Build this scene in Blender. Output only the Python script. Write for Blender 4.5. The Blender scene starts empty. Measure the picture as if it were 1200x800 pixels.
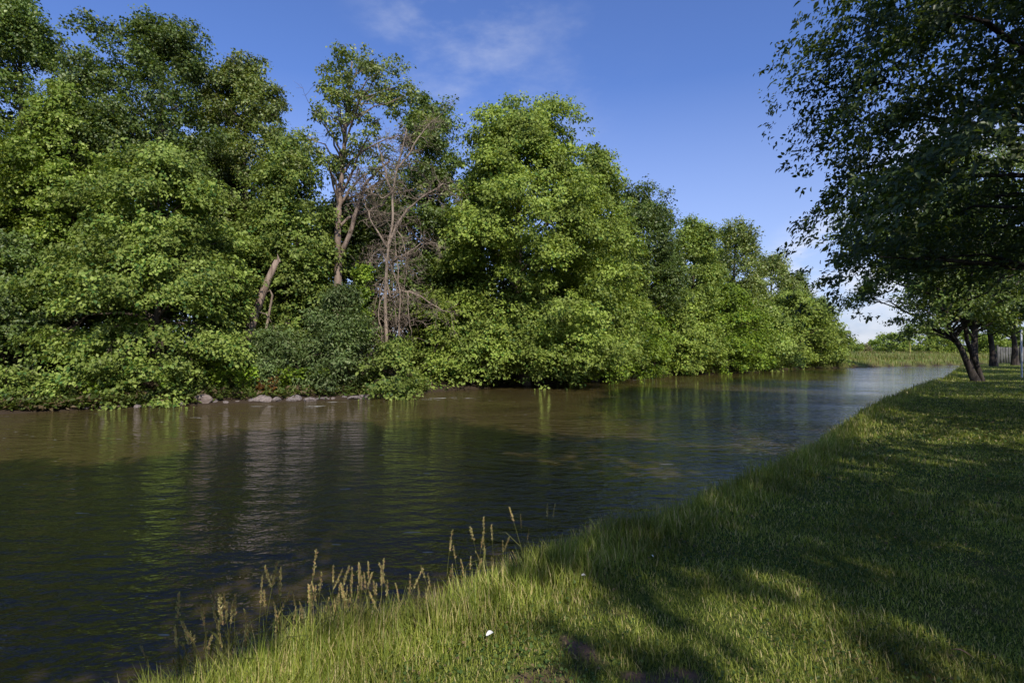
import bpy, math, random
import numpy as np
from mathutils import Vector

RNG = np.random.default_rng(11)
random.seed(5)
scene = bpy.context.scene
COL = scene.collection
F = 667.0          # focal length in pixels of a 1200 wide frame
HZ = 410.0         # horizon row
EYE = 1.6
WATER = -0.7
R = math.radians

# ------------------------------------------------------------------ helpers
def at(px, py, D):
    """point of the place that lies D metres ahead, seen at px, py"""
    return np.array([(px - 600) / F * D, D, EYE + (HZ - py) / F * D])

def tag(o, label=None, cat=None, group=None, kind=None):
    if label: o['label'] = label
    if cat: o['category'] = cat
    if group: o['group'] = group
    if kind: o['kind'] = kind
    return o

def empty(name, loc, label, cat, group=None, rz=0.0):
    o = bpy.data.objects.new(name, None)
    o.empty_display_size = 0.2
    o.location = loc
    o.rotation_euler = (0, 0, rz)
    COL.objects.link(o)
    return tag(o, label, cat, group)

def mesh_np(name, V, faces, smooth=False):
    """faces: list of (n,k) int arrays"""
    me = bpy.data.meshes.new(name)
    V = np.asarray(V, dtype=np.float32)
    me.vertices.add(len(V))
    me.vertices.foreach_set('co', V.ravel())
    loops = np.concatenate([f.ravel() for f in faces]).astype(np.int32)
    tot = np.concatenate([np.full(len(f), f.shape[1], np.int32) for f in faces])
    start = np.concatenate([[0], np.cumsum(tot)[:-1]]).astype(np.int32)
    me.loops.add(len(loops))
    me.loops.foreach_set('vertex_index', loops)
    me.polygons.add(len(tot))
    me.polygons.foreach_set('loop_start', start)
    me.polygons.foreach_set('loop_total', tot)
    if smooth:
        me.polygons.foreach_set('use_smooth', np.ones(len(tot), bool))
    me.update(calc_edges=True)
    return me

def obj(name, me, mat, parent=None, loc=(0, 0, 0)):
    o = bpy.data.objects.new(name, me)
    if mat and not me.materials: me.materials.append(mat)
    o.location = loc
    COL.objects.link(o)
    if parent: o.parent = parent
    return o

def unit(a):
    return a / np.maximum(np.linalg.norm(a, axis=-1, keepdims=True), 1e-9)

class Tubes:
    def __init__(self): self.V = []; self.Q = []; self.T = []; self.n = 0
    def add(self, pts, rad, sides=7, flute=0.0):
        pts = np.asarray(pts, float); rad = np.asarray(rad, float)
        n = len(pts)
        t = np.gradient(pts, axis=0); t = unit(t)
        ref = np.array([0.31, 0.95, 0.05])
        a = unit(np.cross(t, ref)); b = np.cross(t, a)
        th = np.linspace(0, 2 * np.pi, sides, endpoint=False)
        rr = rad[:, None] * (1 + flute * np.sin(3 * th + 1.0)[None, :])
        ring = pts[:, None, :] + rr[..., None] * (np.cos(th)[None, :, None] * a[:, None, :] + np.sin(th)[None, :, None] * b[:, None, :])
        self.V.append(ring.reshape(-1, 3))
        i = np.arange(n - 1)[:, None] * sides; j = np.arange(sides)[None, :]
        k = (j + 1) % sides
        q = np.stack([i + j, i + k, i + sides + k, i + sides + j], -1).reshape(-1, 4) + self.n
        self.Q.append(q)
        e = self.n + (n - 1) * sides
        self.T.append(np.array([[e, e + m, e + m + 1] for m in range(1, sides - 1)]))
        self.n += n * sides
    def mesh(self, name):
        return mesh_np(name, np.concatenate(self.V), [np.concatenate(self.Q), np.concatenate(self.T)], smooth=True)

def bezier(p0, p1, p2, n):
    t = np.linspace(0, 1, n)[:, None]
    return (1 - t) ** 2 * p0 + 2 * t * (1 - t) * p1 + t ** 2 * p2

# ------------------------------------------------------------------ materials
def newmat(name):
    m = bpy.data.materials.new(name); m.use_nodes = True
    nt = m.node_tree; nt.nodes.clear()
    out = nt.nodes.new('ShaderNodeOutputMaterial')
    return m, nt, out

def N(nt, t, **kw):
    n = nt.nodes.new(t)
    for k, v in kw.items():
        if k in n.inputs.keys() if isinstance(k, str) else False: n.inputs[k].default_value = v
        else: setattr(n, k, v)
    return n

def mixc(nt, fac, a, b, mode='MIX'):
    n = nt.nodes.new('ShaderNodeMix'); n.data_type = 'RGBA'; n.blend_type = mode
    for sock, v in ((n.inputs[0], fac), (n.inputs[6], a), (n.inputs[7], b)):
        if hasattr(v, 'is_linked') or hasattr(v, 'links'): nt.links.new(v, sock)
        elif isinstance(v, (int, float)): sock.default_value = v
        else: sock.default_value = (*v, 1) if len(v) == 3 else v
    return n.outputs[2]

def mathn(nt, op, a, b=None, c=None, clamp=False):
    n = nt.nodes.new('ShaderNodeMath'); n.operation = op; n.use_clamp = clamp
    for i, v in enumerate((a, b, c)):
        if v is None: continue
        if hasattr(v, 'links'): nt.links.new(v, n.inputs[i])
        else: n.inputs[i].default_value = v
    return n.outputs[0]

def maprange(nt, v, a, b, c=0.0, d=1.0, smooth=True):
    n = nt.nodes.new('ShaderNodeMapRange'); n.interpolation_type = 'SMOOTHSTEP' if smooth else 'LINEAR'
    nt.links.new(v, n.inputs[0])
    n.inputs[1].default_value = a; n.inputs[2].default_value = b
    n.inputs[3].default_value = c; n.inputs[4].default_value = d
    return n.outputs[0]

def noise(nt, vec, scale, detail=3.0, rough=0.55):
    n = nt.nodes.new('ShaderNodeTexNoise')
    n.inputs['Scale'].default_value = scale; n.inputs['Detail'].default_value = detail; n.inputs['Roughness'].default_value = rough
    if vec is not None: nt.links.new(vec, n.inputs['Vector'])
    return n.outputs[0]

def leaf_mat(name, c1, c2, c3=None, third=0.12, trans=0.32, gloss=0.2, nscale=0.55, tcol=(1.35, 1.25, 0.5)):
    m, nt, out = newmat(name)
    geo = nt.nodes.new('ShaderNodeNewGeometry')
    rnd = geo.outputs['Random Per Island']
    col = mixc(nt, rnd, c1, c2)
    if c3:
        r2 = mathn(nt, 'FRACT', mathn(nt, 'MULTIPLY', rnd, 37.7))
        col = mixc(nt, mathn(nt, 'LESS_THAN', r2, third), col, c3)
    nz = noise(nt, geo.outputs['Position'], nscale, 2.0)
    k = maprange(nt, nz, 0.3, 0.7, 0.66, 1.32)
    oi = nt.nodes.new('ShaderNodeObjectInfo')
    k = mathn(nt, 'MULTIPLY', k, maprange(nt, oi.outputs['Random'], 0, 1, 0.76, 1.2, False))
    comb = nt.nodes.new('ShaderNodeCombineXYZ')
    for i in range(3): nt.links.new(k, comb.inputs[i])
    col = mixc(nt, 1.0, col, comb.outputs[0], 'MULTIPLY')
    p = nt.nodes.new('ShaderNodeBsdfPrincipled')
    p.inputs['Roughness'].default_value = 0.46
    p.inputs['Specular IOR Level'].default_value = gloss
    nt.links.new(col, p.inputs['Base Color'])
    tr = nt.nodes.new('ShaderNodeBsdfTranslucent')
    nt.links.new(mixc(nt, 1.0, col, tcol, 'MULTIPLY'), tr.inputs['Color'])
    mx = nt.nodes.new('ShaderNodeMixShader'); mx.inputs[0].default_value = trans
    nt.links.new(p.outputs[0], mx.inputs[1]); nt.links.new(tr.outputs[0], mx.inputs[2])
    nt.links.new(mx.outputs[0], out.inputs[0])
    return m

def bark_mat(name, c1, c2, scale=6.0):
    m, nt, out = newmat(name)
    tc = nt.nodes.new('ShaderNodeTexCoord')
    mp = nt.nodes.new('ShaderNodeMapping'); mp.inputs['Scale'].default_value = (1, 1, 0.22)
    nt.links.new(tc.outputs['Object'], mp.inputs[0])
    nz = noise(nt, mp.outputs[0], scale, 6.0, 0.65)
    nz2 = noise(nt, tc.outputs['Object'], 1.1, 2.0)
    f = maprange(nt, mathn(nt, 'ADD', nz, mathn(nt, 'MULTIPLY', nz2, 0.4)), 0.5, 0.9)
    col = mixc(nt, f, c1, c2)
    p = nt.nodes.new('ShaderNodeBsdfPrincipled'); p.inputs['Roughness'].default_value = 0.9
    p.inputs['Specular IOR Level'].default_value = 0.2
    nt.links.new(col, p.inputs['Base Color'])
    bp = nt.nodes.new('ShaderNodeBump'); bp.inputs['Strength'].default_value = 0.9; bp.inputs['Distance'].default_value = 0.06
    nt.links.new(nz, bp.inputs['Height']); nt.links.new(bp.outputs[0], p.inputs['Normal'])
    nt.links.new(p.outputs[0], out.inputs[0])
    return m

M = {}
M['maple'] = leaf_mat('maple_leaves', (0.1511, 0.2259, 0.0377), (0.3021, 0.3661, 0.0868), (0.0635, 0.1324, 0.0264))
M['bright'] = leaf_mat('bright_maple_leaves', (0.1764, 0.2551, 0.0377), (0.3373, 0.4097, 0.0868), (0.0767, 0.1470, 0.0264))
M['yellow'] = leaf_mat('flowering_leaves', (0.1276, 0.2079, 0.0236), (0.2308, 0.3043, 0.0481), (0.4131, 0.4900, 0.1283), 0.16)
M['oak'] = leaf_mat('oak_leaves', (0.0825, 0.1396, 0.0238), (0.1577, 0.2218, 0.0454), (0.2252, 0.2710, 0.0836), 0.15, gloss=0.5)
M['oakpale'] = leaf_mat('pale_oak_leaves', (0.1011, 0.1500, 0.0271), (0.1887, 0.2356, 0.0497), (0.2695, 0.2856, 0.0994), 0.18, gloss=0.55)
M['willow'] = leaf_mat('grey_willow_leaves', (0.0845, 0.1334, 0.0398), (0.1560, 0.2106, 0.0761), (0.2340, 0.2738, 0.1287), 0.15)
M['lime'] = leaf_mat('lime_leaves', (0.1552, 0.2400, 0.0209), (0.2587, 0.3542, 0.0449), (0.0725, 0.1485, 0.0179), 0.15)
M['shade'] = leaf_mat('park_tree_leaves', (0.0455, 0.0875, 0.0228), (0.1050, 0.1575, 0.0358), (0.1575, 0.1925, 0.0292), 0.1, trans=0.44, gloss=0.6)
M['tan'] = leaf_mat('tan_scrub', (0.2, 0.17, 0.09), (0.3, 0.25, 0.15), (0.12, 0.14, 0.06), 0.3)
M['fern'] = leaf_mat('rusty_fern', (0.22, 0.10, 0.035), (0.40, 0.20, 0.06), (0.12, 0.14, 0.03), 0.3)
M['bark'] = bark_mat('grey_brown_bark', (0.045, 0.034, 0.026), (0.16, 0.125, 0.095))
M['darkbark'] = bark_mat('dark_bark', (0.020, 0.016, 0.014), (0.085, 0.070, 0.062))
M['palebark'] = bark_mat('pinkish_bark', (0.12, 0.085, 0.065), (0.33, 0.25, 0.20))
M['dead'] = bark_mat('dead_wood', (0.13, 0.10, 0.075), (0.35, 0.275, 0.21), 9.0)

# ------------------------------------------------------------------ river outline
NEAR = np.array([(-120, -140), (-60, -70), (-24, -27), (-9.5, -7.6), (-4.9, -1.6), (-2.15, 2.05), (-1.05, 3.35), (0.15, 4.5), (1.3, 5.6), (2.5, 6.95),
                 (3.7, 8.1), (5.5, 10.3), (7.9, 13.4), (11, 17.3), (15.3, 22.4), (20, 27.7), (25, 33), (34, 44), (48, 61), (62, 73), (80, 83), (120, 99), (240, 140)], float)
FAR = np.array([(-190, -70), (-90, -8), (-45, 9), (-29, 16.2), (-18.4, 20.6), (-15.6, 22.6), (-13.3, 24.0), (-10.5, 25.3), (-7.9, 26.5), (-5.6, 29), (-3.8, 32), (-1, 35), (3, 40), (7.5, 45.3),
                (11.9, 49.5), (17, 53.5), (22, 57), (27.5, 62.5), (33.5, 70), (42, 74), (52, 78.5), (70, 88), (100, 103), (240, 160)], float)

def smooth_poly(P, it=2):
    for _ in range(it):
        Q = [P[0]]
        for a, b in zip(P[:-1], P[1:]): Q += [0.75 * a + 0.25 * b, 0.25 * a + 0.75 * b]
        P = np.array(Q + [P[-1]])
    return P
NEARS = smooth_poly(NEAR, 1); FARS = smooth_poly(FAR, 1)
POLY = np.concatenate([NEARS, FARS[::-1]])

def poly_dist(x, y, P):
    best = np.full(x.shape, 1e9)
    for a, b in zip(P[:-1], P[1:]):
        dx, dy = b - a; L = dx * dx + dy * dy
        t = np.clip(((x - a[0]) * dx + (y - a[1]) * dy) / L, 0, 1)
        d = (x - a[0] - t * dx) ** 2 + (y - a[1] - t * dy) ** 2
        np.minimum(best, d, out=best)
    return np.sqrt(best)

def in_river(x, y):
    c = np.zeros(x.shape, bool)
    j = len(POLY) - 1
    for i in range(len(POLY)):
        xi, yi = POLY[i]; xj, yj = POLY[j]
        if yi != yj:
            c ^= ((yi > y) != (yj > y)) & (x < (xj - xi) * (y - yi) / (yj - yi) + xi)
        j = i
    return c

def wob(x, y):
    return (np.sin(x * 1.7 + 1.3 * np.sin(y * 1.1)) + np.sin(y * 2.3 + 1.1 * np.sin(x * 1.9 + 2)) + 0.6 * np.sin(x * 4.1 + y * 3.3)) / 2.6

def ss(a, b, v):
    t = np.clip((v - a) / (b - a), 0, 1)
    return t * t * (3 - 2 * t)

def terrain(x, y):
    """height, land distance (positive on land), is the near bank closer"""
    x = np.asarray(x, float); y = np.asarray(y, float)
    dn = poly_dist(x, y, NEARS); df = poly_dist(x, y, FARS)
    ir = in_river(x, y)
    near = dn < df
    dn_s = np.where(ir, -dn, dn); df_s = np.where(ir, -df, df)
    zn = -1.35 + 1.35 * ss(-0.75, 0.35, dn_s + 0.12 * wob(x * 1.3, y * 1.3)) + 0.018 * wob(x * 0.8, y * 0.8) * ss(0, 1, dn_s)
    zf = -1.35 + 0.78 * ss(-1.6, 0.15, df_s + 0.25 * wob(x * .6, y * .6)) + 0.75 * ss(0.0, 2.6, df_s + 0.3 * wob(x * 0.7, y * 0.7)) + 0.9 * ss(2, 14, df_s)
    w = ss(-1.5, 1.5, df - dn)
    z = np.where(ir, w * zn + (1 - w) * zf, np.where(near, zn, zf))
    return z, np.where(near, dn_s, df_s), near

def gz(x, y):
    return float(terrain(np.array([x]), np.array([y]))[0][0])

# ------------------------------------------------------------------ ground, one sheet to the horizon
def dirt(X, D):
    e = lambda cx, cy, rx, ry: np.exp(-(((X - cx) / rx) ** 2 + ((D - cy) / ry) ** 2))
    return np.clip(0.55 + 0.75 * wob(X * 5, D * 5) + .35 * wob(X * 13, D * 13), 0, 1.3) * np.clip(e(.42, 3.1, .24, .15) + e(.7, 2.8, .3, .13) + .9 * e(.16, 2.78, .2, .1) + .7 * e(2.0, 5.6, .4, .25) + .5 * e(1.0, 3.7, .16, .2) + .5 * e(1.9, 3.0, .2, .12) + .5 * e(3.4, 6.2, .5, .25), 0, 1)

def build_ground():
    na = 720
    r = np.concatenate([[0.25], np.geomspace(0.5, 3000, 250)])
    th = np.linspace(0, 2 * np.pi, na, endpoint=False)
    X = (r[:, None] * np.cos(th)).ravel(); Y = (r[:, None] * np.sin(th)).ravel()
    Z, d, near = terrain(X, Y)
    # low pale hills beyond the far bank
    rr = np.hypot(X, Y)
    Z = Z + ss(150, 420, rr) * ss(0, 1, Y / np.maximum(rr, 1)) * (2.2 + 1.0 * np.sin(X * 0.013) + .8 * np.sin(X * 0.031 + 1))
    V = np.stack([X, Y, Z], -1)
    V = np.vstack([V, [[0, 0, gz(0, 0)]]])
    i = np.arange(len(r) - 1)[:, None] * na; j = np.arange(na)[None, :]; k = (j + 1) % na
    q = np.stack([i + j, i + na + j, i + na + k, i + k], -1).reshape(-1, 4)
    c = len(V) - 1
    t = np.stack([np.full(na, c), np.arange(na), (np.arange(na) + 1) % na], -1)
    me = mesh_np('ground', V, [q, t], smooth=True)
    a = me.attributes.new('land', 'FLOAT', 'POINT')
    land = np.where(near, ss(-0.2, 0.3, d), 0.0) ; land = np.append(land, 1.0)
    a.data.foreach_set('value', land.astype(np.float32))
    b = me.attributes.new('meadow', 'FLOAT', 'POINT')
    mead = np.append(ss(28, 40, X) * (~near) * ss(0.2, 1, d), 0.0)
    b.data.foreach_set('value', mead.astype(np.float32))
    c_ = me.attributes.new('dirt', 'FLOAT', 'POINT')
    c_.data.foreach_set('value', np.append(dirt(X, Y), 0).astype(np.float32))
    m, nt, out = newmat('ground_soil')
    geo = nt.nodes.new('ShaderNodeNewGeometry')
    at1 = nt.nodes.new('ShaderNodeAttribute'); at1.attribute_name = 'land'
    at2 = nt.nodes.new('ShaderNodeAttribute'); at2.attribute_name = 'meadow'
    n1 = noise(nt, geo.outputs['Position'], 1.6, 5.0, 0.6)
    n2 = noise(nt, geo.outputs['Position'], 22.0, 4.0, 0.7)
    n3 = noise(nt, geo.outputs['Position'], 0.35, 3.0)
    grass = mixc(nt, maprange(nt, n2, 0.35, 0.7), (0.045, 0.075, 0.012), (0.12, 0.145, 0.032))
    grass = mixc(nt, maprange(nt, n1, 0.52, 0.72, 0, 0.55), grass, (0.12, 0.10, 0.045))
    soil = mixc(nt, n2, (0.02, 0.014, 0.009), (0.075, 0.055, 0.037))
    lawn = mixc(nt, maprange(nt, n1, 0.63, 0.74), grass, (0.16, 0.10, 0.065))
    at3 = nt.nodes.new('ShaderNodeAttribute'); at3.attribute_name = 'dirt'
    lawn = mixc(nt, maprange(nt, at3.outputs['Fac'], .25, .7), lawn, mixc(nt, n2, (0.10, 0.065, 0.045), (0.22, 0.15, 0.11)))
    col = mixc(nt, at1.outputs['Fac'], soil, lawn)
    mead_c = mixc(nt, maprange(nt, n3, 0.35, 0.65), (0.11, 0.15, 0.03), (0.19, 0.19, 0.06))
    col = mixc(nt, at2.outputs['Fac'], col, mead_c)
    p = nt.nodes.new('ShaderNodeBsdfPrincipled'); p.inputs['Roughness'].default_value = 1.0
    p.inputs['Specular IOR Level'].default_value = 0.1
    nt.links.new(col, p.inputs['Base Color'])
    bp = nt.nodes.new('ShaderNodeBump'); bp.inputs['Strength'].default_value = 0.7; bp.inputs['Distance'].default_value = 0.05
    nt.links.new(n2, bp.inputs['Height']); nt.links.new(bp.outputs[0], p.inputs['Normal'])
    nt.links.new(p.outputs[0], out.inputs[0])
    o = obj('ground', me, m); tag(o, kind='structure')

# ------------------------------------------------------------------ water
def build_water():
    V = [(-260, -160, WATER), (320, -160, WATER), (320, 260, WATER), (-260, 260, WATER)]
    me = mesh_np('river_water', V, [np.array([[0, 1, 2, 3]])])
    m, nt, out = newmat('river_water')
    geo = nt.nodes.new('ShaderNodeNewGeometry')
    def flow(scale, sx, sy, ang, det, rough=0.5):
        mp = nt.nodes.new('ShaderNodeMapping'); mp.vector_type = 'TEXTURE'
        mp.inputs['Rotation'].default_value = (0, 0, R(ang)); mp.inputs['Scale'].default_value = (sx, sy, 1)
        nt.links.new(geo.outputs['Position'], mp.inputs[0])
        return noise(nt, mp.outputs[0], scale, det, rough)
    # long swell and short ripples drawn out across the line of sight
    n_big = flow(0.55, 2.0, 1.0, 8, 2.0)
    n_mid = flow(3.2, 1.7, 1.0, -6, 3.0)
    n_fine = flow(8.0, 1.7, 1.0, 12, 3.0, 0.6)
    calm = maprange(nt, noise(nt, geo.outputs['Position'], 0.18, 2.0), 0.35, 0.7, 0.55, 1.25)
    h = mathn(nt, 'ADD', mathn(nt, 'MULTIPLY', n_big, 0.06), mathn(nt, 'ADD', mathn(nt, 'MULTIPLY', n_mid, 0.075), mathn(nt, 'ADD', mathn(nt, 'MULTIPLY', n_fine, 0.026), mathn(nt, 'MULTIPLY', flow(22.0, 1.5, 1.0, -15, 2.0), 0.006))))
    sx = nt.nodes.new('ShaderNodeSeparateXYZ'); nt.links.new(geo.outputs['Position'], sx.inputs[0])
    h = mathn(nt, 'MULTIPLY', mathn(nt, 'MULTIPLY', h, calm), mathn(nt, 'MULTIPLY', maprange(nt, sx.outputs[0], 2, 8, 1.0, 1.35), maprange(nt, sx.outputs[0], 9, 24, 1.0, 0.26)))
    bp = nt.nodes.new('ShaderNodeBump'); bp.inputs['Strength'].default_value = 1.0; bp.inputs['Distance'].default_value = 1.9
    nt.links.new(h, bp.inputs['Height'])
    murk = mixc(nt, flow(0.8, 2.2, 1.0, 10, 3.0), (0.048, 0.036, 0.013), (0.074, 0.055, 0.0205))
    p = nt.nodes.new('ShaderNodeBsdfPrincipled')
    p.inputs['Roughness'].default_value = 0.03; p.inputs['IOR'].default_value = 1.37
    nt.links.new(murk, p.inputs['Base Color']); nt.links.new(bp.outputs[0], p.inputs['Normal'])
    # broken white water at the riffle by the far bank and a few drifting flecks
    sep = nt.nodes.new('ShaderNodeSeparateXYZ'); nt.links.new(geo.outputs['Position'], sep.inputs[0])
    def blob(cx, cy, rx, ry):
        dx = mathn(nt, 'DIVIDE', mathn(nt, 'SUBTRACT', sep.outputs[0], cx), rx)
        dy = mathn(nt, 'DIVIDE', mathn(nt, 'SUBTRACT', sep.outputs[1], cy), ry)
        d2 = mathn(nt, 'ADD', mathn(nt, 'MULTIPLY', dx, dx), mathn(nt, 'MULTIPLY', dy, dy))
        return mathn(nt, 'EXPONENT', mathn(nt, 'MULTIPLY', d2, -1.0))
    spots = None
    for b in ((-7.8, 25.1, 1.6, 0.35), (-9.0, 23.3, 2.2, 0.6), (-3.2, 27, 2.5, 1.0), (7, 43.5, 3.5, 0.8), (-11, 19, 4, 1.5)):
        v = blob(*b)
        if b[0] == -11: v = mathn(nt, 'MULTIPLY', v, 0.55)
        spots = v if spots is None else mathn(nt, 'MAXIMUM', spots, v)
    fn = flow(3.0, 3.2, 1.0, 5, 5.0, 0.7)
    foam = mathn(nt, 'MULTIPLY', maprange(nt, mathn(nt, 'ADD', fn, mathn(nt, 'MULTIPLY', spots, 0.16)), 0.70, 0.76), maprange(nt, spots, 0.1, 0.5))
    fl = flow(7.0, 2.6, 1.0, 0, 2.0)
    flecks = mathn(nt, 'MULTIPLY', maprange(nt, fl, 0.715, 0.75), 0.5)
    foam = mathn(nt, 'MULTIPLY', mathn(nt, 'MAXIMUM', foam, flecks), 0.75)
    df = nt.nodes.new('ShaderNodeBsdfDiffuse'); df.inputs[0].default_value = (0.55, 0.55, 0.52, 1)
    mx = nt.nodes.new('ShaderNodeMixShader'); nt.links.new(foam, mx.inputs[0])
    nt.links.new(p.outputs[0], mx.inputs[1]); nt.links.new(df.outputs[0], mx.inputs[2])
    nt.links.new(mx.outputs[0], out.inputs[0])
    o = obj('river_water', me, m); tag(o, kind='structure')

# ------------------------------------------------------------------ foliage
def leaf_arrays(P, Nn, T, S, w=0.36, fold=0.12, droop=0.1, fine=False):
    Nn = unit(Nn); T = unit(T - (T * Nn).sum(-1, keepdims=True) * Nn); B = np.cross(Nn, T)
    S = S[:, None]
    n = len(P)
    if not fine:
        v = np.stack([P, P + T * .45 * S + B * w * S + Nn * fold * S, P + T * S - Nn * droop * S, P + T * .45 * S - B * w * S + Nn * fold * S], 1)
        b = np.arange(n)[:, None] * 4
        f = np.concatenate([b + [0, 1, 2], b + [0, 2, 3]])
    else:
        v = np.stack([P, P + T * .28 * S + B * w * .85 * S + Nn * fold * S, P + T * .66 * S + B * w * .72 * S + Nn * fold * .6 * S,
                      P + T * S - Nn * droop * S, P + T * .66 * S - B * w * .72 * S + Nn * fold * .6 * S, P + T * .28 * S - B * w * .85 * S + Nn * fold * S], 1)
        b = np.arange(n)[:, None] * 6
        f = np.concatenate([b + [0, 1, 2, 3], b + [0, 3, 4, 5]])
    return v.reshape(-1, 3), f

PROF = {
    'round': lambda h: np.sqrt(np.clip(1 - (2 * h - 1) ** 2 * 0.93, 0, 1)),
    'dome': lambda h: np.clip(1 - h ** 3.8, 0.02, 1) ** 0.52 * (0.85 + 0.15 * np.clip(h / 0.2, 0, 1)) * (1 - 0.12 * h),
    'skirt': lambda h: np.clip(1 - np.clip(h - 0.05, 0, 1) ** 1.6, 0.02, 1) ** 0.7 * (0.9 + 0.1 * np.clip(h / .1, 0, 1)),
    'cone': lambda h: np.clip(1.0 - 0.78 * h ** 1.15, 0.05, 1) * (0.8 + .2 * np.clip(h / .15, 0, 1)),
    'top': lambda h: np.clip(0.55 + 0.75 * h - 1.1 * np.clip(h - 0.62, 0, 1) ** 1.0 * 1.6, 0.1, 1),
    'column': lambda h: np.clip(1 - 0.75 * h ** 3, .1, 1),
}

def crown(rng, z0, z1, Rr, prof, ncl, clr, nleaf, leaf, style='pad', inner=0.42, fine=False, w=0.36, sprig=7, tilt=0.25, front=0.0, squash=0.75, axis=None, topfill=0.14, fdir=-np.pi / 2, lobeamp=1.0, dip=None):
    """returns leaf mesh arrays and the clump centres; axis(h) gives the crown's lean"""
    f = PROF[prof]
    hs = rng.random(ncl * 6); keep = rng.random(ncl * 6) < (f(hs) * 0.72 + 0.28)
    h = hs[keep][:ncl]; ncl = len(h)
    az = rng.random(ncl) * 2 * np.pi
    if front > 0:
        pull = rng.random(ncl) < front
        az = np.where(pull, fdir + rng.normal(0, 0.9, ncl), az)
    nt_ = int(ncl * topfill); h[:nt_] = rng.uniform(0.84, 0.985, nt_)
    ph = rng.random(4) * 6.28
    lobe = 1 + 0.13 * np.sin(2 * az + ph[0] + 3 * h) + 0.11 * np.sin(3 * az + ph[1] - 5 * h) + 0.09 * np.sin(7 * h * 2 + ph[2]) + rng.normal(0, 0.06, ncl)
    lobe = 1 + (lobe - 1) * lobeamp
    rad = Rr * f(h) * lobe * (1 - inner * rng.random(ncl) ** 1.4)
    rad = np.maximum(rad - clr * 0.5, 0.25 * Rr * rng.random(ncl) * f(h))
    hz = h * (1 - 0.13 * np.abs(np.sin(1.5 * az + ph[3])) * h)
    C = np.stack([rad * np.cos(az), rad * np.sin(az), z0 + (z1 - z0) * hz], -1)
    if dip: C[:, 2] -= dip[1] * np.clip(np.cos(az - dip[0]), 0, 1) * (1 - h)
    if nt_:
        q = np.sqrt(rng.random(nt_)) * 0.9 * Rr * f(h[:nt_])
        C[:nt_, 0] = q * np.cos(az[:nt_]); C[:nt_, 1] = q * np.sin(az[:nt_])
    if axis is not None:
        C[:, :2] += axis(h)
    CR = clr * (0.5 + 1.05 * rng.random(ncl) ** 1.3) * (0.75 + 0.25 * f(h))
    ns = max(1, nleaf // sprig)
    pr = CR ** 2; ci = rng.choice(ncl, ns, p=pr / pr.sum())
    o = np.stack([np.cos(az[ci]), np.sin(az[ci]), np.zeros(ns)], -1); s = np.stack([-np.sin(az[ci]), np.cos(az[ci]), np.zeros(ns)], -1)
    up = np.array([0, 0, 1.0])
    cr = CR[ci][:, None]
    th = rng.random(ns) * 2 * np.pi
    if style == 'pad':
        edge = 0.72 + 0.22 * np.sin(3 * th + ci * 1.7) + 0.14 * np.sin(7 * th + ci * 2.9)
        rho = np.sqrt(rng.random(ns)) * edge
        x = (1.25 * rho * np.cos(th) + 0.15)[:, None]; y = (1.05 * rho * np.sin(th))[:, None]
        Ps = C[ci] + cr * (x * o + y * s) + cr * up * ((rng.normal(0, 0.17, ns) - 0.30 * rho ** 2)[:, None] - (tilt + rng.normal(0, .28, ncl)[ci][:, None]) * x + rng.normal(0, .25, ncl)[ci][:, None] * y)
        outd = unit(x * o + y * s + 0.3 * o)
    else:
        d = unit(rng.normal(0, 1, (ns, 3)))
        rr = rng.random(ns) ** 0.42 * (0.75 + 0.25 * np.sin(d[:, 0] * 5 + ci) * np.sin(d[:, 2] * 4 + ci * 2))
        d2 = d * np.array([1, 1, squash])
        Ps = C[ci] + cr * d2 * rr[:, None]
        outd = d
    sn = unit(0.62 * up + 0.62 * outd + rng.normal(0, 0.28, (ns, 3)))
    k = sprig
    P = np.repeat(Ps, k, 0) + rng.normal(0, 1, (ns * k, 3)) * leaf * np.array([0.85, 0.85, 0.5])
    Nn = np.repeat(sn, k, 0) + rng.normal(0, 0.42, (ns * k, 3))
    T = np.repeat(outd, k, 0) * 0.8 + rng.normal(0, 0.8, (ns * k, 3)) - 0.45 * up
    S = leaf * rng.uniform(0.42, 1.45, ns * k)
    V, Fc = leaf_arrays(P, Nn, T, S, w=w, fine=fine)
    return V, Fc, C, CR

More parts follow.
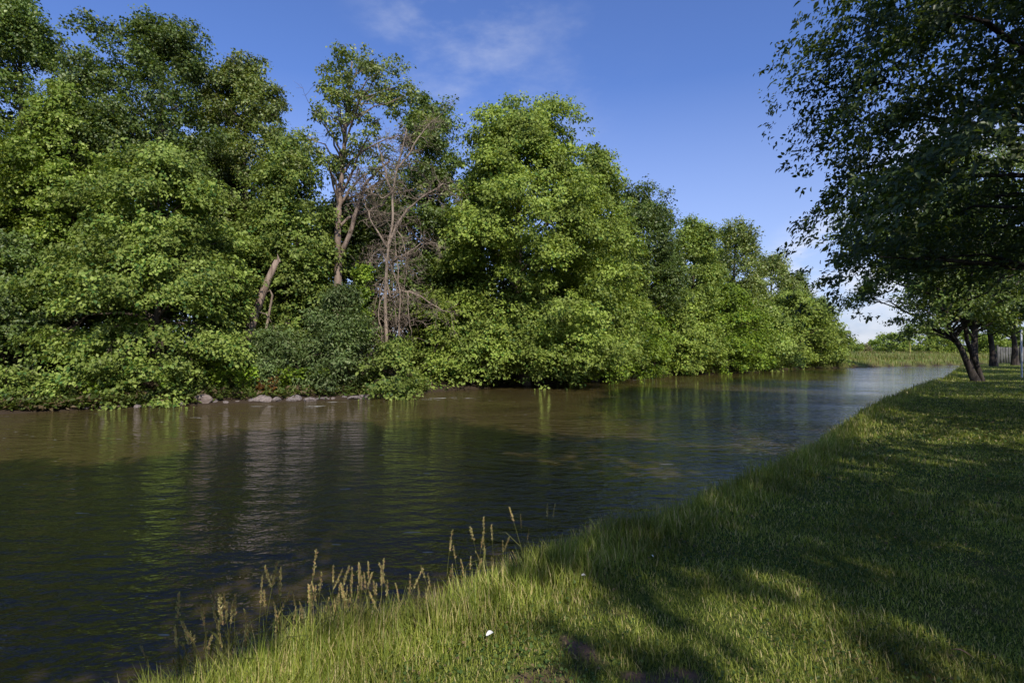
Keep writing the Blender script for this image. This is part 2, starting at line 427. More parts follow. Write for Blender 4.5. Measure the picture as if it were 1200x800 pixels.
def wood(rng, H, r0, C, CR, base_z=0.0, nlimb=40, lean=(0, 0), ctop=0.9, sides=9, twig=0.028, tpts=None, start=0.22):
    """tapered trunk with limbs that reach the clumps"""
    tb = Tubes()
    n = 12
    t = np.linspace(0, 1, n)
    if tpts is None:
        wig = np.cumsum(rng.normal(0, 0.035 * H / 10, (n, 2)), 0); wig -= wig[0]
        tp = np.stack([lean[0] * t ** 1.2 + wig[:, 0], lean[1] * t ** 1.2 + wig[:, 1], base_z + t * H * ctop], -1)
    else:
        tp = np.asarray(tpts)
        L = np.concatenate([[0], np.cumsum(np.linalg.norm(np.diff(tp, axis=0), axis=1))]); L /= L[-1]
        tp = np.stack([np.interp(t, L, tp[:, i]) for i in range(3)], -1)
    tr = r0 * (1 - 0.86 * t ** 0.9); tr[0] *= 1.45; tr[1] *= 1.08
    tb.add(np.vstack([tp[0] - [0, 0, 0.3], tp]), np.concatenate([[tr[0] * 1.15], tr]), sides, 0.06)
    idx = np.argsort(-CR)[:nlimb * 2]; rng.shuffle(idx)
    for i in idx[:nlimb]:
        c = C[i]
        dxy = np.hypot(*(c[:2] - np.array([np.interp(c[2], tp[:, 2], tp[:, 0]), np.interp(c[2], tp[:, 2], tp[:, 1])])))
        zs = np.clip(c[2] - 0.55 * dxy - 0.3, base_z + start * H, base_z + H * ctop * 0.97)
        p0 = np.array([np.interp(zs, tp[:, 2], tp[:, k]) for k in range(3)])
        rs = np.interp(zs, tp[:, 2], tr)
        L = np.linalg.norm(c - p0)
        mid = 0.5 * (p0 + c) + np.array([0, 0, 0.16 * L]) + rng.normal(0, 0.07 * L, 3)
        pts = bezier(p0, mid, c, 7); pts[1:-1] += rng.normal(0, 0.02 * L, (5, 3))
        ra = min(rs * 0.6, 0.022 + 0.017 * L)
        tb.add(pts, np.linspace(ra, twig * 0.45, 7), 5)
        for q in range(2):
            e = c + np.clip(rng.normal(0, 0.35, 3), -.6, .6) * CR[i] * np.array([1, 1, .4])
            tb.add(bezier(pts[4], 0.5 * (pts[4] + e) + rng.normal(0, 0.08, 3), e, 4), np.linspace(twig * 0.6, twig * 0.2, 4), 4)
    return tb

def leaf_count(area, leaf, w, k, cap):
    return int(min(cap, k * area / (leaf * leaf * w * 0.95)))

def tree(name, label, cat, px, D, top, bottom, wpx, mat, style='pad', prof='dome', group=None, clr=None, ncl=None, k=6.0, cap=120000,
         bark='bark', r0=None, leaf=None, seed=0, tpx=None, inner=0.42, nlimb=40, front=0.25, w=0.36, tilt=0.25, squash=0.75, tpts=None):
    rng = np.random.default_rng(1000 + seed)
    X = ((tpx if tpx is not None else px) - 600) / F * D
    z = gz(X, D)
    zt = EYE + (HZ - top) / F * D - z; zb = EYE + (HZ - bottom) / F * D - z
    Rr = wpx / F * D; H = zt
    leaf = leaf or (0.10 + 0.0024 * D) * (0.92 if style == 'pad' else 0.85)
    clr = clr or (0.55 + 0.13 * Rr)
    ncl = ncl or int(2.2 * (2 * Rr * (zt - zb)) / (clr * clr) + 14)
    nl = leaf_count(2 * Rr * (zt - zb), leaf, w, k, cap)
    off = (px - 600) / F * D - X
    ax = (lambda h: np.stack([np.full_like(h, off), np.zeros_like(h)], -1)) if abs(off) > 0.05 else None
    V, Fc, C, CR = crown(rng, zb, zt - clr * 0.3, Rr, prof, ncl, clr, nl, leaf, style, inner=inner, front=front, w=w, tilt=tilt, axis=ax, squash=squash)
    t = empty(name, (X, D, z), label, cat, group)
    if tpts is not None: tpts = np.array([at(a, b, D) for a, b in tpts]) - np.array([X, D, z])
    wm = wood(rng, H, r0 or (0.05 + 0.014 * H), C, CR, nlimb=nlimb, lean=(off, 0), tpts=tpts)
    obj('trunk', wm.mesh('trunk'), M[bark], t)
    obj('crown', mesh_np('crown', V, [Fc]), M[mat], t)
    return t

def copy_thing(t, loc, rz, sc, label, group=None):
    c = t.copy(); COL.objects.link(c)
    c.location = loc; c.rotation_euler = (0, 0, rz); c.scale = sc
    c['label'] = label
    if group: c['group'] = group
    for ch in t.children:
        d = ch.copy(); COL.objects.link(d); d.parent = c
    return c

def far_at(px, inland=0.0):
    pp = 600 + F * FARS[:, 0] / np.maximum(FARS[:, 1], 1)
    ok = (FARS[:, 1] > 5)
    P = FARS[ok]; pp = pp[ok]
    x = np.interp(px, pp, P[:, 0]); y = np.interp(px, pp, P[:, 1])
    L = math.hypot(x, y)
    return x * (1 + inland / L), y * (1 + inland / L)

# ------------------------------------------------------------------ far bank wood
def build_wood():
    # tall trees at the back
    tree('oak_tree', 'tall dark oak in the top left corner, cut off by the frame', 'tree', 12, 31, -26, 330, 104, 'oak', 'ball', 'dome', seed=1, k=5.0, clr=0.95, r0=.35)
    tree('oak_tree', 'tallest oak of the left group with a broad dark crown above the layered maple', 'tree', 185, 33, 2, 300, 108, 'oak', 'ball', 'dome', seed=2, k=5.0, clr=1.0, r0=.38)
    tree('oak_tree', 'narrow ragged oak with sky gaps between the tallest left oak and the sparse forked oak', 'tree', 292, 35, 55, 330, 68, 'oakpale', 'ball', 'dome', seed=3, k=5.0, clr=0.85, r0=.28)
    tree('maple_tree', 'yellow green tree speckled with pale flowers in front of the dark oaks at far left', 'tree', 82, 28.5, 84, 360, 78, 'yellow', 'pad', 'dome', seed=4, k=5.5, tilt=0.3)
    tree('maple_tree', 'layered green maple whose lowest boughs hang over the water at the left', 'tree', 188, 26, 146, 474, 108, 'maple', 'pad', 'dome', seed=5, k=6.5, clr=1.0, tilt=0.32, cap=130000)
    tree('young_maple_tree', 'mid green maple between the broad layered maple and the pinkish forked trunk', 'tree', 338, 31.5, 146, 420, 62, 'maple', 'pad', 'dome', seed=6, k=5.0)
    # sparse oak with its forked pinkish trunk in view
    tree('forked_oak_tree', 'sparse oak with a bare forked pinkish trunk and small scattered leaf clumps', 'tree', 430, 31, 48, 225, 96, 'oakpale', 'ball', 'dome', seed=7, k=1.5, clr=0.68, ncl=95, bark='palebark', r0=0.30, tpx=394,
         inner=0.75, nlimb=30, front=0.0, tpts=[(394, 440), (395, 380), (396, 330), (396, 300), (395, 262), (398, 220), (402, 180), (404, 140), (408, 100), (411, 70)])
    tree('oak_tree', 'dark green oak behind the tangled dead tree, left of the largest maple', 'tree', 500, 36, 96, 380, 58, 'oak', 'ball', 'dome', seed=8, k=5.0, clr=0.9)
    tree('maple_tree', 'largest maple of the far bank, bright green at the middle of the wood', 'tree', 612, 37.5, 98, 428, 116, 'bright', 'pad', 'dome', seed=9, k=7.0, front=.4, clr=1.25, cap=170000, r0=.4, tilt=0.3)
    tree('maple_tree', 'green maple forming the lower right shoulder of the largest maple', 'tree', 696, 43, 160, 430, 62, 'bright', 'pad', 'dome', seed=10, k=5.5, clr=1.0)
    tree('oak_tree', 'rounded dark oak standing right of the largest maple, against the sky', 'tree', 752, 53, 212, 420, 58, 'oak', 'ball', 'round', seed=11, k=5.0, clr=1.1)
    tree('broadleaf_tree', 'mid green tree with a lumpy top left of the two slim oaks', 'tree', 812, 57, 243, 425, 46, 'maple', 'ball', 'dome', seed=12, k=5.0, clr=1.1)
    tree('oak_tree', 'slim dark oak with a loose top just left of the overhanging park tree', 'tree', 862, 63, 243, 420, 34, 'oakpale', 'ball', 'round', seed=13, k=4.0, clr=1.1)
    tree('oak_tree', 'slim pale oak half hidden by the tip of the overhanging park boughs', 'tree', 905, 82, 288, 415, 34, 'oakpale', 'ball', 'round', seed=14, k=3.6, clr=1.2)
    # lower trees at the water's edge
    tree('willow_tree', 'dull dark green tree at the left edge of the frame below the dark oak', 'tree', 18, 25, 262, 470, 66, 'oak', 'pad', 'dome', seed=15, k=5.0)
    tree('maple_tree', 'leaning maple sapling dipping its boughs into the river left of the dark hollow', 'tree', 553, 34.6, 362, 438, 48, 'maple', 'pad', 'dome', seed=16, k=5.5, tilt=0.35)
    tree('willow_tree', 'drooping grey green maple in front of the largest maple, over the dark hollow', 'tree', 630, 36.4, 335, 432, 62, 'maple', 'pad', 'dome', seed=17, k=5.0, tilt=0.45)
    tree('maple_tree', 'lime green maple with sweeping boughs right of the dark hollow', 'tree', 693, 42.2, 300, 438, 50, 'lime', 'pad', 'dome', seed=18, k=5.5, tilt=0.45)
    tree('maple_tree', 'brightest lime maple leaning over the water beside the pink gravel', 'tree', 742, 47.5, 340, 441, 48, 'lime', 'pad', 'dome', seed=19, k=5.0, tilt=0.5)
    tree('broadleaf_tree', 'light green bushy tree at the water right of the brightest lime maple', 'tree', 800, 53.5, 332, 438, 46, 'bright', 'pad', 'dome', seed=20, k=5.0, tilt=0.4)
    tree('broadleaf_tree', 'yellowish green bushy tree leaning low over the river beneath the slim dark oak', 'tree', 852, 57.5, 325, 434, 44, 'lime', 'pad', 'dome', seed=21, k=5.0, tilt=0.4)
    tree('broadleaf_tree', 'low dark green tree at the point of the wooded bank', 'tree', 893, 64, 345, 431, 38, 'maple', 'pad', 'dome', seed=22, k=5.0)
    tree('round_tree', 'rounded light green tree at the right end of the wood', 'tree', 928, 73, 333, 422, 44, 'bright', 'pad', 'dome', seed=23, k=5.0)
    tree('round_tree', 'rightmost tree of the wood, sloping down to the meadow', 'tree', 962, 76, 352, 422, 32, 'maple', 'pad', 'dome', seed=24, k=5.0)

    # filler trees deeper in the wood: copies of two dense trees
    a = tree('understorey_tree', 'dark tree deep in the wood behind the forked pinkish trunk', 'tree', 400, 37, 215, 440, 70, 'oak', 'ball', 'dome', seed=30, k=5.0, group='trees deeper in the wood', leaf=0.2)
    b = tree('understorey_tree', 'dark tree deep in the wood behind the broken leaning trunk', 'tree', 300, 33, 230, 440, 60, 'maple', 'ball', 'dome', seed=31, k=5.0, group='trees deeper in the wood', leaf=0.2)
    spots = [(-70, 32, 1.35, a), (-10, 36, 1.4, b), (60, 35, 1.35, a), (130, 38, 1.5, b), (230, 36, 1.3, a), (350, 40, 1.15, b), (455, 39, 1.1, a), (520, 43, 1.25, b), (570, 44, 1.35, a),
             (660, 47, 1.25, b), (720, 56, 1.25, a), (780, 62, 1.25, b), (840, 70, 1.3, a), (880, 74, 1.2, b), (930, 86, 1.15, a), (965, 90, 1.0, b), (-120, 27, 1.3, b), (-190, 24, 1.5, a)]
    lab = 'dark tree standing deep in the wood behind the front row of the far bank'
    for i, (px, D, s, src) in enumerate(spots):
        X = (px - 600) / F * D
        copy_thing(src, (X, D, gz(X, D)), i * 1.9, (s, s, s), lab)

    # shrubs
    tree('willow_shrub', 'grey green willow shrub below the broken leaning trunk', 'shrub', 322, 27.8, 374, 466, 46, 'willow', 'ball', 'dome', seed=40, k=4.5, clr=0.55, w=0.22, leaf=0.17)
    tree('willow_shrub', 'larger silvery grey willow shrub beneath the forked pinkish trunk', 'shrub', 400, 28.6, 328, 462, 48, 'willow', 'ball', 'dome', seed=41, k=4.5, clr=0.6, w=0.22, leaf=0.17)
    tree('vine', 'lime green vine climbing left of the tangled dead tree', 'vine', 424, 29.3, 298, 392, 17, 'lime', 'ball', 'column', seed=42, k=4.0, clr=0.38, ncl=26)
    tree('leafy_shrub', 'green shrub at the foot of the tangled dead tree', 'shrub', 462, 28.2, 388, 466, 40, 'maple', 'pad', 'dome', seed=43, k=4.5)
    tree('leafy_shrub', 'soft green shrub between the tangled dead tree and the largest maple', 'shrub', 512, 33.5, 330, 456, 34, 'bright', 'pad', 'dome', seed=44, k=4.0)
    s1 = tree('bank_shrub', 'low leafy shrub trailing into the water at the lower left edge of the wood', 'shrub', 8, 21.6, 424, 490, 30, 'maple', 'pad', 'dome', seed=45, k=4.5, clr=0.5, group='shrubs along the far waterline')
    s2 = tree('bank_shrub', 'low rounded shrub at the waterline below the dull dark green tree', 'shrub', 66, 22.4, 440, 486, 26, 'maple', 'ball', 'dome', seed=46, k=4.5, clr=0.45, group='shrubs along the far waterline')
    s3 = tree('bank_shrub', 'small bright shrub with grass around it left of the first pale rock', 'shrub', 106, 23.2, 452, 484, 18, 'bright', 'pad', 'dome', seed=47, k=4.0, clr=0.4, group='shrubs along the far waterline')
    more = [(38, 0.7, s1, .9, 'low shrub at the waterline between the two leftmost bank shrubs'),
            (445, 0.5, s3, 1.0, 'bright low shrub at the waterline right of the white riffle'),
            (480, 0.6, s2, 1.0, 'rounded low shrub at the waterline below the tangled dead tree'),
            (505, 0.8, s3, 1.3, 'bright low shrub at the waterline just left of the leaning sapling'),
            (655, 0.9, s1, 1.1, 'low shrub at the right end of the dark hollow under the largest maple'),
            (712, 1.0, s2, 1.3, 'low rounded shrub by the pink gravel under the lime maples'),
            (770, 1.0, s1, 1.3, 'low trailing shrub right of the pink gravel'),
            (795, 1.0, s3, 1.6, 'bright low shrub under the light green bushy tree'),
            (832, 1.2, s2, 1.6, 'low rounded shrub under the yellowish green bushy tree'),
            (868, 1.2, s1, 1.3, 'low trailing shrub near the point of the wooded bank'),
            (915, 1.5, s3, 1.8, 'last bright shrub of the bank before the meadow'),
            (-25, 0.8, s2, 1.5, 'shrub at the waterline just outside the left edge')]
    for i, (px, inl, src, s, lb) in enumerate(more):
        x, y = far_at(px, inl + 0.6)
        copy_thing(src, (x, y, gz(x, y)), i * 2.1, (s, s, s), lb)

# ------------------------------------------------------------------ dead wood
def twigs(tb, rng, p, d, L, r, depth):
    n = 5
    pts = [p]; dd = d.copy()
    for i in range(n - 1):
        dd = unit(dd + rng.normal(0, 0.22, 3) + np.array([0, 0, -0.03]))
        pts.append(pts[-1] + dd * L / (n - 1))
    pts = np.array(pts)
    tb.add(pts, np.linspace(r, r * 0.35, n), 4)
    if depth <= 0: return
    for i in range(rng.integers(2, 5)):
        k = rng.integers(1, n)
        nd = unit(dd + rng.normal(0, 0.75, 3))
        twigs(tb, rng, pts[k], nd, L * rng.uniform(0.4, 0.75), r * 0.6, depth - 1)

def build_dead():
    rng = np.random.default_rng(77)
    D = 29.6
    base = at(455, 440, D); base[2] = gz(base[0], D)
    t = empty('dead_tree', base, 'bare dead tree hung with tangled twigs left of the largest maple', 'dead tree')
    limbs = [([(455, 452), (453, 400), (451, 350), (453, 310), (455, 285), (460, 258), (459, 225), (464, 200), (471, 172), (476, 150)], 0.105, 2),
             ([(455, 285), (466, 262), (477, 244), (492, 232), (509, 222), (520, 214)], 0.085, 3),
             ([(459, 225), (452, 205), (447, 185), (440, 165)], 0.07, 3), ([(464, 200), (480, 178), (497, 150), (508, 140)], 0.06, 3),
             ([(453, 310), (446, 292), (436, 298), (432, 308), (430, 330)], 0.06, 2), ([(455, 290), (435, 262), (428, 240), (424, 225)], 0.055, 2),
             ([(452, 330), (458, 350), (467, 340), (480, 342), (500, 352), (516, 362), (528, 366)], 0.07, 2),
             ([(453, 310), (470, 300), (492, 286), (508, 284), (517, 292)], 0.05, 2), ([(455, 300), (464, 330), (462, 365), (470, 392)], 0.05, 2),
             ([(452, 340), (442, 365), (448, 395), (446, 410)], 0.045, 2), ([(479, 341), (478, 370), (482, 395)], 0.035, 1),
             ([(472, 455), (467, 405), (469, 352), (465, 312), (462, 268)], 0.065, 2), ([(455, 300), (449, 330), (440, 352), (436, 385)], 0.03, 2),
             ([(463, 262), (474, 290), (476, 322), (470, 360)], 0.03, 2), ([(459, 225), (448, 232), (436, 226), (426, 205), (415, 192)], 0.05, 3)]
    main = None
    for i, (pp, r, dens) in enumerate(limbs):
        tb = Tubes()
        dep = rng.normal(0, 0.25 if i else 0.0)
        pts = np.array([at(a, b, D + dep * k * .6) for k, (a, b) in enumerate(pp)]) - base
        # denser smooth path
        m = len(pts); tt = np.linspace(0, m - 1, m * 3)
        P = np.stack([np.interp(tt, np.arange(m), pts[:, c]) for c in range(3)], -1) + (rng.normal(0, 0.03, (m * 3, 3)) if i else 0)
        tb.add(P, np.linspace(r, r * 0.3, m * 3), 7)
        for q in range(int((len(P) * (1.7 if i else 2.4)))):
            kx = rng.integers(3, len(P))
            d = unit(rng.normal(0, 1, 3) * np.array([1, .8, .7]) + np.array([0, 0, 0.15 if i < 6 else -0.4]))
            twigs(tb, rng, P[kx], d, rng.uniform(0.4, 1.25), 0.016, dens)
        o = obj('trunk' if i == 0 else 'branch', tb.mesh('branch'), M['dead'], t)

    # bare limbs of the forked oak: part of that tree
    host = next(o for o in bpy.data.objects if o.name.startswith('forked_oak_tree'))
    hb = np.array(host.location)
    for pp, r in (([(396, 308), (403, 288), (413, 262), (419, 238), (428, 214), (445, 196), (456, 188)], 0.15), ([(396, 244), (408, 222), (424, 206), (437, 195)], 0.08),
                  ([(401, 186), (393, 165), (383, 152), (372, 137)], 0.075), ([(403, 178), (405, 160), (400, 148), (388, 136), (377, 130)], 0.06),
                  ([(413, 262), (425, 236), (442, 214), (446, 198)], 0.06)):
        tb = Tubes()
        pts = np.array([at(a, b, 31 - 0.15 * k) for k, (a, b) in enumerate(pp)]) - hb
        m = len(pts); tt = np.linspace(0, m - 1, m * 3)
        P = np.stack([np.interp(tt, np.arange(m), pts[:, c]) for c in range(3)], -1)
        P[1:] += rng.normal(0, 0.025, (m * 3 - 1, 3))
        tb.add(P, np.linspace(r, r * 0.35, m * 3), 8)
        for q in range(7):
            kx = rng.integers(m, len(P)); d = unit(rng.normal(0, 1, 3) + np.array([0, 0, .4]))
            twigs(tb, rng, P[kx], d, rng.uniform(0.5, 1.3), 0.02, 2)
        obj('branch', tb.mesh('branch'), M['palebark'], host)

    # broken leaning trunk
    D = 28.6
    b = at(286, 405, D); b[2] = gz(b[0], D)
    t = empty('broken_trunk', b, 'broken leaning trunk with pale bark in the dark gap right of the layered maple', 'dead trunk')
    tb = Tubes()
    pts = np.array([at(a, q, D) for a, q in ((282, 425), (290, 396), (298, 370), (307, 345), (315, 325), (324, 305))]) - b
    tb.add(pts, [0.27, 0.24, 0.22, 0.19, 0.165, 0.13], 9, 0.08)
    top = pts[-1]
    for q in range(5):
        tb.add(np.array([top + rng.normal(0, 0.05, 3) - [0, 0, .1], top + np.array([rng.normal(0.06, .05), 0, rng.uniform(.1, .35)])]), [0.05, 0.008], 4)
    obj('trunk', tb.mesh('trunk'), M['palebark'], t)
    tb = Tubes()
    tb.add(np.array([at(a, q, D - .1) for a, q in ((312, 385), (316, 362), (319, 346), (316, 340), (311, 343))]) - b, [0.07, 0.06, 0.05, 0.04, 0.02], 6)
    tb.add(np.array([at(a, q, D - .1) for a, q in ((300, 365), (312, 368), (318, 378))]) - b, [0.04, 0.035, 0.02], 5)
    obj('branch', tb.mesh('branch'), M['dead'], t)

# ------------------------------------------------------------------ rocks and small plants on the far bank
def rock_mesh(rng, name):
    import bmesh
    bm = bmesh.new(); bmesh.ops.create_icosphere(bm, subdivisions=3, radius=1.0)
    pl = [(unit(rng.normal(0, 1, 3)), rng.uniform(0.62, 0.9)) for _ in range(9)]
    for v in bm.verts:
        c = np.array(v.co)
        for n_, d_ in pl:
            e = c @ n_ - d_
            if e > 0: c = c - n_ * e * 0.92
        c *= 1 + 0.05 * math.sin(c[0] * 7 + c[1] * 5) * math.cos(c[2] * 6)
        v.co = c * np.array([1, 0.75, 0.55])
    me = bpy.data.meshes.new(name); bm.to_mesh(me); bm.free()
    return me

def rock_mat(name, c1, c2):
    m, nt, out = newmat(name)
    tc = nt.nodes.new('ShaderNodeTexCoord'); oi = nt.nodes.new('ShaderNodeObjectInfo')
    nz = noise(nt, tc.outputs['Object'], 3.0, 6.0, 0.65)
    col = mixc(nt, maprange(nt, nz, 0.35, 0.7), c1, c2)
    col = mixc(nt, mathn(nt, 'MULTIPLY', oi.outputs['Random'], 0.5), col, (0.10, 0.095, 0.10))
    p = nt.nodes.new('ShaderNodeBsdfPrincipled'); p.inputs['Roughness'].default_value = 0.85
    nt.links.new(col, p.inputs['Base Color'])
    bp = nt.nodes.new('ShaderNodeBump'); bp.inputs['Distance'].default_value = 0.1; bp.inputs['Strength'].default_value = 0.6
    nt.links.new(nz, bp.inputs['Height']); nt.links.new(bp.outputs[0], p.inputs['Normal'])
    nt.links.new(p.outputs[0], out.inputs[0])
    return m

def build_bank_bits():
    rng = np.random.default_rng(21)
    grey = rock_mat('bank_rock', (0.13, 0.105, 0.095), (0.30, 0.245, 0.225))
    pink = rock_mat('pink_rock', (0.18, 0.13, 0.11), (0.31, 0.245, 0.21))
    ms = [rock_mesh(rng, 'rock') for _ in range(4)]
    mp = [rock_mesh(rng, 'pink_rock') for _ in range(2)]
    special = [(123, 0.34, 'pale rock at the waterline under the left end of the layered maple'), (211, 0.42, 'grey boulder left of the wide pink boulder'),
               (237, 0.62, 'wide pinkish boulder on the bank left of the rusty ferns', ), (252, 0.3, 'small grey rock touching the right side of the wide pink boulder'),
               (308, 0.58, 'largest grey boulder, at the water below the rusty ferns'), (324, 0.36, 'grey rock right of the largest grey boulder'),
               (348, 0.48, 'rounded grey boulder at the head of the white riffle'), (195, 0.3, 'small grey rock half in the water left of the grey boulder')]
    for i, s in enumerate(special):
        x, y = far_at(s[0], 0.15)
        k = s[1] * 0.75
        o = obj('boulder' if k > .4 else 'rock', (mp if 'pink' in s[2].split()[:2] or 'pinkish' in s[2] else ms)[i % 2], pink if 'pinkish' in s[2] else grey)
        o.location = (x, y, WATER + 0.1 * k + (0.18 if 'pinkish' in s[2] else 0.04)); o.rotation_euler = (rng.uniform(-.2, .2), rng.uniform(-.2, .2), rng.uniform(0, 6)); o.scale = (k, k, k * 1.0)
        tag(o, s[2], 'rock', 'rocks along the far waterline')
    pxs = list(np.linspace(160, 190, 3)) + list(np.linspace(262, 300, 3)) + list(np.linspace(330, 432, 14)) + [100]
    for i, px in enumerate(pxs):
        x, y = far_at(px + rng.uniform(-4, 4), rng.uniform(-0.25, 0.25)); k = rng.uniform(0.12, 0.3)
        o = obj('rock', ms[i % 4], grey)
        o.location = (x, y, WATER + 0.02 + rng.uniform(0, .05)); o.rotation_euler = (rng.uniform(-.3, .3), rng.uniform(-.3, .3), rng.uniform(0, 6)); o.scale = (k * 1.2, k, k * .9)
        tag(o, 'small grey stone among others strewn along the far waterline left of the dark hollow', 'rock', 'small grey waterline stones')
    for i, px in enumerate(list(np.linspace(668, 690, 6)) + list(np.linspace(728, 768, 12))):
        x, y = far_at(px + rng.uniform(-2, 2), rng.uniform(0.0, 0.5)); k = rng.uniform(0.22, 0.45)
        o = obj('rock', mp[i % 2], pink)
        o.location = (x, y, WATER + 0.06 + rng.uniform(0, .1)); o.rotation_euler = (rng.uniform(-.3, .3), rng.uniform(-.3, .3), rng.uniform(0, 6)); o.scale = (k * 1.4, k, k * .8)
        tag(o, 'pink stone in the strip of pink gravel under the lime maples', 'rock', 'pink stones under the lime maples')

    # rusty ferns and bright low plants
    def plant(name, label, px, inl, h, r, mat, n, leaf, w, seed, group=None, cat='plant'):
        rg = np.random.default_rng(seed)
        x, y = far_at(px, inl); z = gz(x, y)
        t = empty(name, (x, y, z), label, cat, group)
        ns = max(5, n // 14)
        az = rg.random(ns) * 6.28; lean = rg.uniform(0.1, 1.0, ns) * r; hh = h * rg.uniform(0.5, 1.0, ns)
        tb = Tubes(); P = []; T = []
        for a, l, e in zip(az, lean, hh):
            tip = np.array([math.cos(a) * l, math.sin(a) * l, e])
            pts = bezier(np.zeros(3), np.array([tip[0] * .3, tip[1] * .3, e * .8]), tip, 6)
            tb.add(np.vstack([[0, 0, -.1], pts]), np.linspace(0.018, 0.005, 7), 4)
            u = rg.random(14) ** 0.7
            q = np.stack([np.interp(u, np.linspace(0, 1, 6), pts[:, c]) for c in range(3)], -1)
            P.append(q + rg.normal(0, leaf * .3, q.shape)); T.append(np.stack([np.cos(rg.random(14) * 6.28), np.sin(rg.random(14) * 6.28), rg.normal(0, .4, 14)], -1) + tip / max(h, .1) * .6)
        P = np.concatenate(P); T = np.concatenate(T)
        V, Fc = leaf_arrays(P, np.array([0, 0, 1.0]) + rg.normal(0, .5, P.shape), T, leaf * rg.uniform(.6, 1.3, len(P)), w=w)
        obj('stem', tb.mesh('stem'), M['bark'], t); obj('leaves', mesh_np('leaves', V, [Fc]), M[mat], t)
    plant('fern', 'rusty orange fern on the bank, the left one of the pair', 306, .55, .8, 0.26, 'fern', 120, .14, .3, 1)
    plant('fern', 'brighter orange fern on the bank, the right one of the pair', 319, .5, .95, 0.28, 'fern', 140, .14, .3, 2)
    for i, (px, inl, h, r, lb) in enumerate([(246, 1.4, 1.7, .7, 'tall lime green plant behind the wide pink boulder'), (258, 1.2, 1.0, .6, 'lime green plant just right of the wide pink boulder'),
                                             (287, 1.2, 1.1, .7, 'lime green plant left of the rusty ferns'), (336, 1.1, 1.1, .7, 'lime green plant right of the rusty ferns'),
                                             (352, 1.3, 0.8, .5, 'low lime plant second to the right of the rusty ferns'), (376, 1.1, 1.0, .7, 'wide lime plant above the head of the riffle'),
                                             (196, 0.7, 1.0, .5, 'lime sprig hanging at the waterline under the layered maple'), (440, 1.0, 1.1, .8, 'lime plant at the tail of the riffle'),
                                             (118, 0.8, .8, .6, 'lime grass-like plant left of the layered maple at the waterline')]):
        plant('leafy_plant', lb, px, inl, h, r, 'lime', 420, .19, .36, 30 + i, 'lime green plants on the far bank')

# ------------------------------------------------------------------ near-bank park trees
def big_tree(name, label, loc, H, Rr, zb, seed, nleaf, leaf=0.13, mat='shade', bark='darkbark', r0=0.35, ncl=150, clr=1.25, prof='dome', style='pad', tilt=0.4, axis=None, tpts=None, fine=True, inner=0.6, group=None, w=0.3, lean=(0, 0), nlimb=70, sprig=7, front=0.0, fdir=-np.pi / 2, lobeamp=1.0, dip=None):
    rng = np.random.default_rng(seed)
    t = empty(name, loc, label, 'tree', group)
    V, Fc, C, CR = crown(rng, zb, H, Rr, prof, ncl, clr, nleaf, leaf, style, inner=inner, fine=fine, w=w, tilt=tilt, axis=axis, sprig=sprig, front=front, fdir=fdir, lobeamp=lobeamp, dip=dip)
    wm = wood(rng, H, r0, C, CR, nlimb=nlimb, sides=12, tpts=tpts, lean=lean, start=0.15)
    obj('trunk', wm.mesh('trunk'), M[bark], t)
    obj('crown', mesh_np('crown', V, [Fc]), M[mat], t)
    return t

